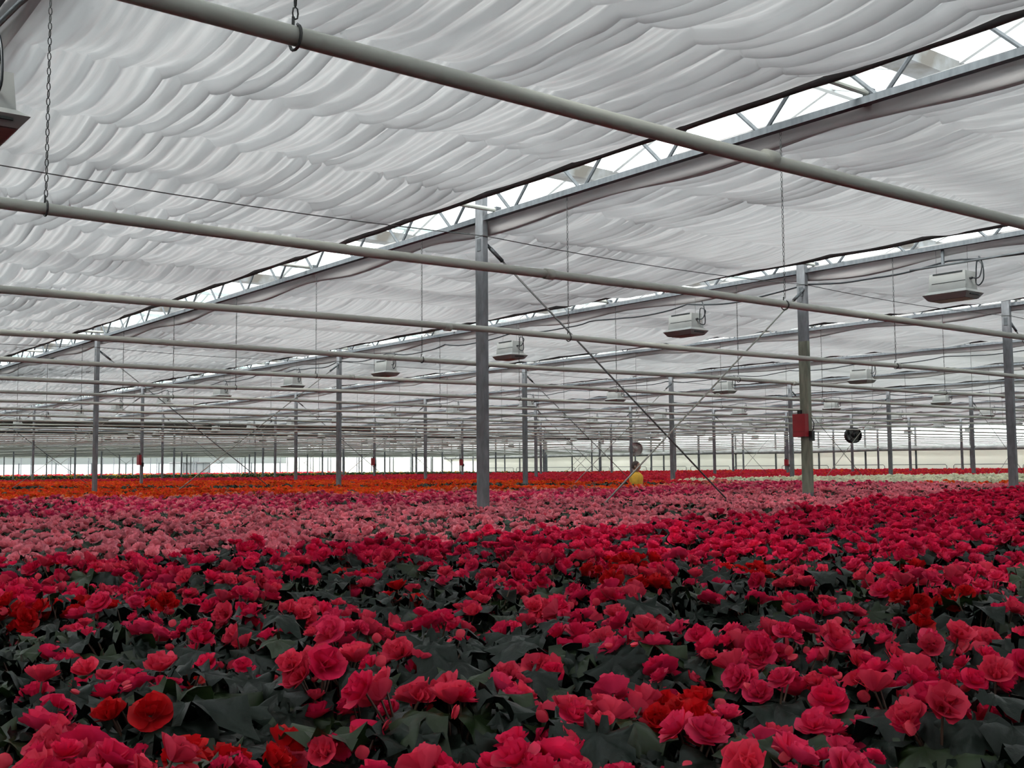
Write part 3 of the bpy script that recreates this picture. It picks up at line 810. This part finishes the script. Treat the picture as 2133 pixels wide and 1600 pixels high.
def layout(seed, ncl, per, leaves, spread=.105, h=.40):
    """positions of blooms, buds and leaves of one plant: list of (kind, variant, matrix)"""
    q = random.Random(seed); out = []; stems = []
    for k in range(leaves):
        a = k*2.4+q.uniform(-.3, .3); t = (k+.5)/leaves
        r = .03+.12*t**.7; z = h-.025-.085*t+q.uniform(-.025, .03)
        tilt = .15+.75*t+q.uniform(-.4, .4)
        c, s = math.cos(a), math.sin(a)
        n = Vector((c*math.sin(tilt), s*math.sin(tilt), math.cos(tilt)))
        X = Vector((c*math.cos(tilt), s*math.cos(tilt), -math.sin(tilt))); Y = n.cross(X)
        m = Matrix((X, Y, n)).transposed().to_4x4() @ Matrix.Scale(q.uniform(.75, 1.2), 4); m.translation = (c*r, s*r, z)
        out.append(('leaf', q.randrange(5), m)); stems.append(((0, 0, .10), (c*r*.5, s*r*.5, z-.06), (c*r, s*r, z)))
    for cl in range(ncl):
        a = cl*2*PI/ncl+q.uniform(-.6, .6); rc = spread*math.sqrt(q.uniform(.05, 1)); cx, cyy = rc*math.cos(a), rc*math.sin(a)
        zc = h - .012 - rc*.22 + q.uniform(-.02, .03)
        for k in range(max(1, per+q.choice((-1, 0, 0, 1)))):
            aa = q.uniform(0, 2*PI); rr = q.uniform(.012, .055); px, py = cx+rr*math.cos(aa), cyy+rr*math.sin(aa); pz = zc+q.uniform(-.03, .02)
            n = Vector((px*4+q.uniform(-.5, .5), py*4+q.uniform(-.5, .5), q.uniform(.35, 1.)))
            m = Matrix.Translation((px, py, pz)) @ rot_to(n, q.uniform(0, 6)) @ Matrix.Scale(q.choice((.62, .8, .9, 1., 1.08, 1.15)), 4)
            out.append(('bloom', q.randrange(6), m)); stems.append(((cx*.3, cyy*.3, .16), (cx, cyy, zc-.08), (px, py, pz)))
        for k in range(q.choice((0, 1, 1, 2))):
            aa = q.uniform(0, 2*PI); rr = q.uniform(.03, .065)
            n = Vector((math.cos(aa), math.sin(aa), q.uniform(-.3, .8)))
            m = Matrix.Translation((cx+rr*math.cos(aa), cyy+rr*math.sin(aa), zc-q.uniform(0, .035))) @ rot_to(n, q.uniform(0, 6))
            out.append(('bud', q.randrange(3), m))
    return out, stems
BL = [bloom_mb(s, o) for s, o in ((1, 1), (2, 1), (3, .95), (4, .75), (5, .6), (6, .4))]
BLO = [bloom_mb(s, o, True) for s, o in ((1, 1), (2, 1), (3, .95), (4, .75), (5, .6), (6, .4))]
BU = [bud_mb(s) for s in range(3)]
LF = [leaf_mb(s) for s in range(5)]; LFO = [leaf_mb(s, True) for s in range(5)]
def stems_mb(stems):
    g = MB()
    for a, b_, c in stems: g.tube([a, b_, c], [.0035, .003, .002], 3, cap=False)
    return g
def pot_mb():
    g = MB(); g.lathe([(.0, .0), (.045, .0), (.058, .105), (.062, .105), (.062, .118), (.052, .118), (.050, .10), (.0, .10)], 10); return g
def plant_template(name, seed, ncl, per, leaves, petal_m, lo=False, leafm='leaf', bud='budpink', spread=.105, petal_b=None):
    q = random.Random(seed); lay, st = layout(seed, ncl, per, leaves, spread); g = MB()
    for kind, v, m in lay:
        src = (BLO if lo else BL)[v] if kind == 'bloom' else BU[v] if kind == 'bud' else (LFO if lo else LF)[v]
        g.cur = {'bloom': 0, 'bud': 1, 'leaf': 2}[kind]
        if kind == 'bloom' and petal_b and q.random() < .3: g.cur = 4
        g.add([m @ Vector(p) for p in src.v], src.f)
    g.cur = 3
    if not lo: 
        s = stems_mb(st); g.add(s.v, s.f)
    s = pot_mb(); g.add(s.v, s.f)
    me = g.mesh(name, [petal_m, bud, leafm, 'stem', petal_b or petal_m], True)
    return bpy.data.objects.new(name, me)          # template, not linked to the scene

def scatter(name, templates, pts, label, cat):
    """points carry rot, scale and variant; geometry nodes put a plant on each"""
    me = bpy.data.meshes.new(name+'_points'); me.from_pydata([p[0] for p in pts], [], [])
    a = me.attributes.new('spin', 'FLOAT_VECTOR', 'POINT'); a.data.foreach_set('vector', [c for p in pts for c in p[1]])
    a = me.attributes.new('size', 'FLOAT', 'POINT'); a.data.foreach_set('value', [p[2] for p in pts])
    a = me.attributes.new('variant', 'INT', 'POINT'); a.data.foreach_set('value', [p[3] for p in pts])
    o = link(name, me)
    ng = bpy.data.node_groups.new(name, 'GeometryNodeTree')
    ng.interface.new_socket('Geometry', in_out='INPUT', socket_type='NodeSocketGeometry'); ng.interface.new_socket('Geometry', in_out='OUTPUT', socket_type='NodeSocketGeometry')
    nd, ln = ng.nodes, ng.links
    gi, go = nd.new('NodeGroupInput'), nd.new('NodeGroupOutput')
    jn = nd.new('GeometryNodeJoinGeometry'); ip = nd.new('GeometryNodeInstanceOnPoints')
    for t in templates:
        oi = nd.new('GeometryNodeObjectInfo'); oi.inputs['Object'].default_value = t; oi.inputs['As Instance'].default_value = False
        gt = nd.new('GeometryNodeGeometryToInstance'); ln.new(oi.outputs['Geometry'], gt.inputs[0]); ln.new(gt.outputs[0], jn.inputs[0])
    def attr(nm, ty):
        n = nd.new('GeometryNodeInputNamedAttribute'); n.data_type = ty; n.inputs['Name'].default_value = nm
        return [s for s in n.outputs if s.enabled and s.name == 'Attribute'][0]
    ln.new(gi.outputs[0], ip.inputs['Points']); ln.new(jn.outputs[0], ip.inputs['Instance'])
    ip.inputs['Pick Instance'].default_value = True
    ln.new(attr('variant', 'INT'), ip.inputs['Instance Index'])
    e2r = nd.new('FunctionNodeEulerToRotation'); ln.new(attr('spin', 'FLOAT_VECTOR'), e2r.inputs[0]); ln.new(e2r.outputs[0], ip.inputs['Rotation'])
    ln.new(attr('size', 'FLOAT'), ip.inputs['Scale']); ln.new(ip.outputs[0], go.inputs[0])
    md = o.modifiers.new('plants', 'NODES'); md.node_group = ng
    tag(o, label, cat, kind='stuff'); return o

def lerp_tab(x, tab):
    if x <= tab[0][0]: return tab[0][1]
    for (a, b_), (c, d_) in zip(tab, tab[1:]):
        if x <= c: return b_+(d_-b_)*(x-a)/(c-a)
    return tab[-1][1]
T_CR = [(-9, -3.2), (-5, -3.35), (-3, -3.4), (-1, -3.3), (1.4, -2.5), (8.3, -.3), (14.5, 1.2), (60, 1.5)]
T_LP = [(-9, 1.2), (0, 1.3), (5, 1.8), (10, 3.4), (14.8, 3.6), (60, 3.6)]
T_MG = [(-9, 8.4), (-2.4, 8.2), (1.7, 6.0), (6.8, 5.4), (12.5, 7.5), (15.5, 12)]
def zone(x, y):
    w = .25*fbm(x*.9, y*.9, 3)
    if 13.9 < x < 14.7 and .8 < y < 4.0: return 'orange2'
    if 14.7 < x < 28 and 2.0 < y < 11.8+w: return 'cream' if fbm(x*.7, y*.9, 14) < .33 else 'foliage'
    if x >= 28 and y < 40:
        s = (x*.35+y*.06) % 3
        if y > 22 and x < 34: return 'farpink' if s < 1 else 'farred'
        return 'orange2' if s < .5 else 'farred' if s < 2.3 else 'farpink'
    if y < lerp_tab(x, T_CR)+w: return 'crimson'
    if y < 14 and fbm(x*1.3, y*1.1, 33) > .36: return 'foliage'
    if y < lerp_tab(x, T_LP)+w: return 'lpink'
    if x < 15.4:
        m = lerp_tab(x, T_MG)+w
        if y < m: return 'magenta'
        if y < m+.45: return 'peach'
    e = 36-.9*max(0, x) if x < 14 else 0
    lim = 12.8-.0*y
    if x < lim and y < 37-1.3*max(0, x-2):
        yc = 18.9-.95*(x-.6)                          # a strip of plants that hardly flower
        if abs(y-yc) < 2.6+2.4*fbm(x*.8, y*.4, 8) or abs(y-(10.2-.6*x)) < .2+1.6*fbm(x*.9, y*.5, 18): return 'foliage'
        return 'orange'
    if y < 42-.2*x:
        s = (y*.4+x*.1) % 2
        return 'farpink' if s < .9 else 'farred'
    if y < 46 and x > 20: return 'farred'
    if y < 96: return 'green'
    return 'farred' if y > 100 else 'green'

# near individuals and far masses
near = []; mass = {}
def in_view(x, y, marg):
    v = Vector((x, y, ZF))-CAM; dep = v.dot(_d)
    if dep < .6: return None
    if abs(v.dot(_r2)/dep) > marg + .35/dep: return None
    if -v.dot(_u2)/dep > .39: return None
    return dep
ZPL = ZB
def try_add(x, y, sp):
    for i in range(-1, 13):
        for j in range(-1, 5):
            if abs(x-i*SX) < .12 and abs(y-j*SY) < .14: return
    if (x-PX)**2+(y-PY)**2 < .16: return
    dep = in_view(x, y, .53)
    if dep is None or x > XW-1: return
    z = zone(x, y)
    if z is None: return
    near.append((math.hypot(x-CAM.x, y-CAM.y), x, y)) if z == 'crimson' else mass.setdefault(z, []).append((x, y, dep))
def fill(r0, r1, sp):
    nx = int((XW-XL)/sp); 
    n = int(r1/sp)+2
    for a in range(-n, n+1):
        for c in range(-n, n+1):
            x = CAM.x+a*sp+(c % 2)*sp*.5+R.uniform(-.22, .22)*sp; y = CAM.y+c*sp*.88+R.uniform(-.2, .2)*sp
            if y > 118 or x < CAM.x-2 and y < CAM.y: continue
            d = math.hypot(x-CAM.x, y-CAM.y)
            if r0 <= d < r1: try_add(x, y, sp)
fill(.95, 16, .225); fill(16, 34, .29); fill(34, 66, .42); fill(66, 125, .75)
near.sort()
indiv = near[:300]; rest = near[300:]
def pz(x, y): return ZPL + .018*fbm(x*1.7, y*1.7, 1) + .02*fbm(x*.4, y*.4, 6)
BM = {}
for k, g in enumerate(BL): BM['bloom', k] = g.mesh('bloom', 'back' if k >= 4 else 'crimson', True)
for k, g in enumerate(BU): BM['bud', k] = g.mesh('bud', 'budpink', True)
for k, g in enumerate(LF): BM['leaf', k] = g.mesh('leaf', 'leaf', True)
POT = pot_mb().mesh('pot', 'pot', True)
LAYS = []
for s in range(18):
    lay, st = layout(100+s, (1, 2, 3)[s//6], 4, 20, .105)
    LAYS.append((lay, stems_mb(st).mesh('stems', 'stem', True)))
for n, (dist, x, y) in enumerate(indiv):
    q = random.Random(n*7+1); full = .5+1.1*fbm(x*1.3+7, y*1.3, 4)+q.uniform(-.25, .25)
    if x > -4.6 and dist < 2.0: full -= .35
    lay, stm = LAYS[(0 if full < .38 else 6 if full < .78 else 12)+q.randrange(6)]
    o = empty('begonia_plant', (x, y, pz(x, y)-.012)); o.rotation_euler = (q.uniform(-.06, .06), q.uniform(-.06, .06), q.uniform(0, 2*PI)); o.scale = (q.uniform(.95, 1.12),)*3
    link('pot', POT, o); link('stems', stm, o)
    pm = 'scarlet' if q.random() < .07 else ('rose' if q.random() < .35 else 'crimson')
    for kind, v, m in lay:
        c = link({'bloom': 'bloom', 'bud': 'flower_bud', 'leaf': 'leaf'}[kind], BM[kind, v], o); c.matrix_local = m
        mm = None
        if kind == 'bloom' and pm != 'crimson' and (v < 4 or pm == 'scarlet'): mm = pm
        elif kind == 'leaf' and q.random() < .22: mm = 'leaf2'
        if mm: c.material_slots[0].link = 'OBJECT'; c.material_slots[0].material = M[mm]
    v = Vector((x, y, ZF))-CAM; sx_ = v.dot(_r2)/v.dot(_d)
    side = 'left' if sx_ < -.28 else 'left of centre' if sx_ < -.09 else 'centre' if sx_ < .09 else 'right of centre' if sx_ < .28 else 'right'
    row = 'at the bottom edge' if dist < 1.75 else 'in the foreground' if dist < 2.6 else 'a little way back' if dist < 3.6 else 'beyond the foreground'
    fl = 'leafy begonia, few' if full < .38 else 'begonia with some' if full < .78 else 'begonia crowded with'
    cn = {'scarlet': 'deep scarlet', 'rose': 'rose red', 'crimson': 'crimson'}[pm]
    lab = f'{fl} {cn} blooms {row}, {side}'
    tag(o, lab, 'begonia', 'near bed: '+lab[:70])

ZINFO = {'crimson': ('crimson', 'rose', False, 3, 4, 13, .115, 'leaf', 'crimson begonias filling the bed behind the nearest plants'),
         'lpink': ('lpink', None, False, 4, 3, 10, .12, 'leaf3', 'band of light pink begonias behind the crimson ones'),
         'magenta': ('magenta', 'lpink', False, 5, 3, 9, .12, 'leaf3', 'band of magenta pink begonias behind the light pink ones'),
         'peach': ('peach', 'lpink', True, 5, 3, 8, .12, 'leaf3', 'thin line of peach begonias along the orange bed'),
         'orange': ('orange', 'orange2', True, 7, 3, 7, .125, 'leaf3', 'bright orange begonias in long rows on the left'),
         'orange2': ('orange2', 'orange', True, 6, 3, 7, .12, 'leaf3', 'amber begonias in small strips on the right'),
         'cream': ('cream', None, True, 7, 4, 7, .125, 'leaf3', 'cream white begonias in the band on the right'),
         'farred': ('farred', 'crimson', True, 7, 3, 7, .125, 'leaf3', 'red begonias in the farthest beds'),
         'farpink': ('farpink', 'farred', True, 7, 3, 7, .125, 'leaf3', 'dull pink begonias in the beds before the far wall'),
         'foliage': ('magenta', None, True, 0, 1, 13, .12, 'leaf3', 'dark foliage between the flower bands, hardly in bloom'),
         'green': ('yellowbloom', None, True, 0, 1, 14, .12, 'leaf4', 'green plants hardly in flower at the far left')}
mass['crimson'] = [(x, y, 5) for _, x, y in rest]
for zi, (z, pts) in enumerate(sorted(mass.items())):
    pm, pb, lo, ncl, per, lv, spr, lm, lab = ZINFO[z]
    tm = [plant_template(f'template_{z}', 900+zi*10+s, (1 if s == 0 else 0) if z == 'green' else ncl, per, lv, pm, lo, lm, 'budpink' if z in ('crimson', 'lpink', 'magenta') else pm, spr, pb) for s in range(5)]
    P = []
    for x, y, dep in pts:
        d = math.hypot(x-CAM.x, y-CAM.y); sc = R.uniform(.92, 1.1)*(1 if d < 16 else 1.18 if d < 34 else 1.55 if d < 66 else 2.4)
        zz = pz(x, y) if d < 40 else ZPL
        top = .40
        zz = zz - top*(sc-1)*(1 if sc > 1.12 else .0)
        if z == 'cream': zz += .015+.03*fbm(x*.6, y*.6, 2)
        P.append(((x, y, zz), (R.uniform(-.08, .08), R.uniform(-.08, .08), R.uniform(0, 6.28)), sc, R.randrange(5) if z != 'green' else (4 if R.random() < .04 else R.randrange(4))))
    scatter(f'begonia_bed', tm, P, lab, 'begonias')
print('individual', len(indiv), 'mass', {k: len(v) for k, v in mass.items()}, 'near limit', indiv[-1][0] if indiv else None)
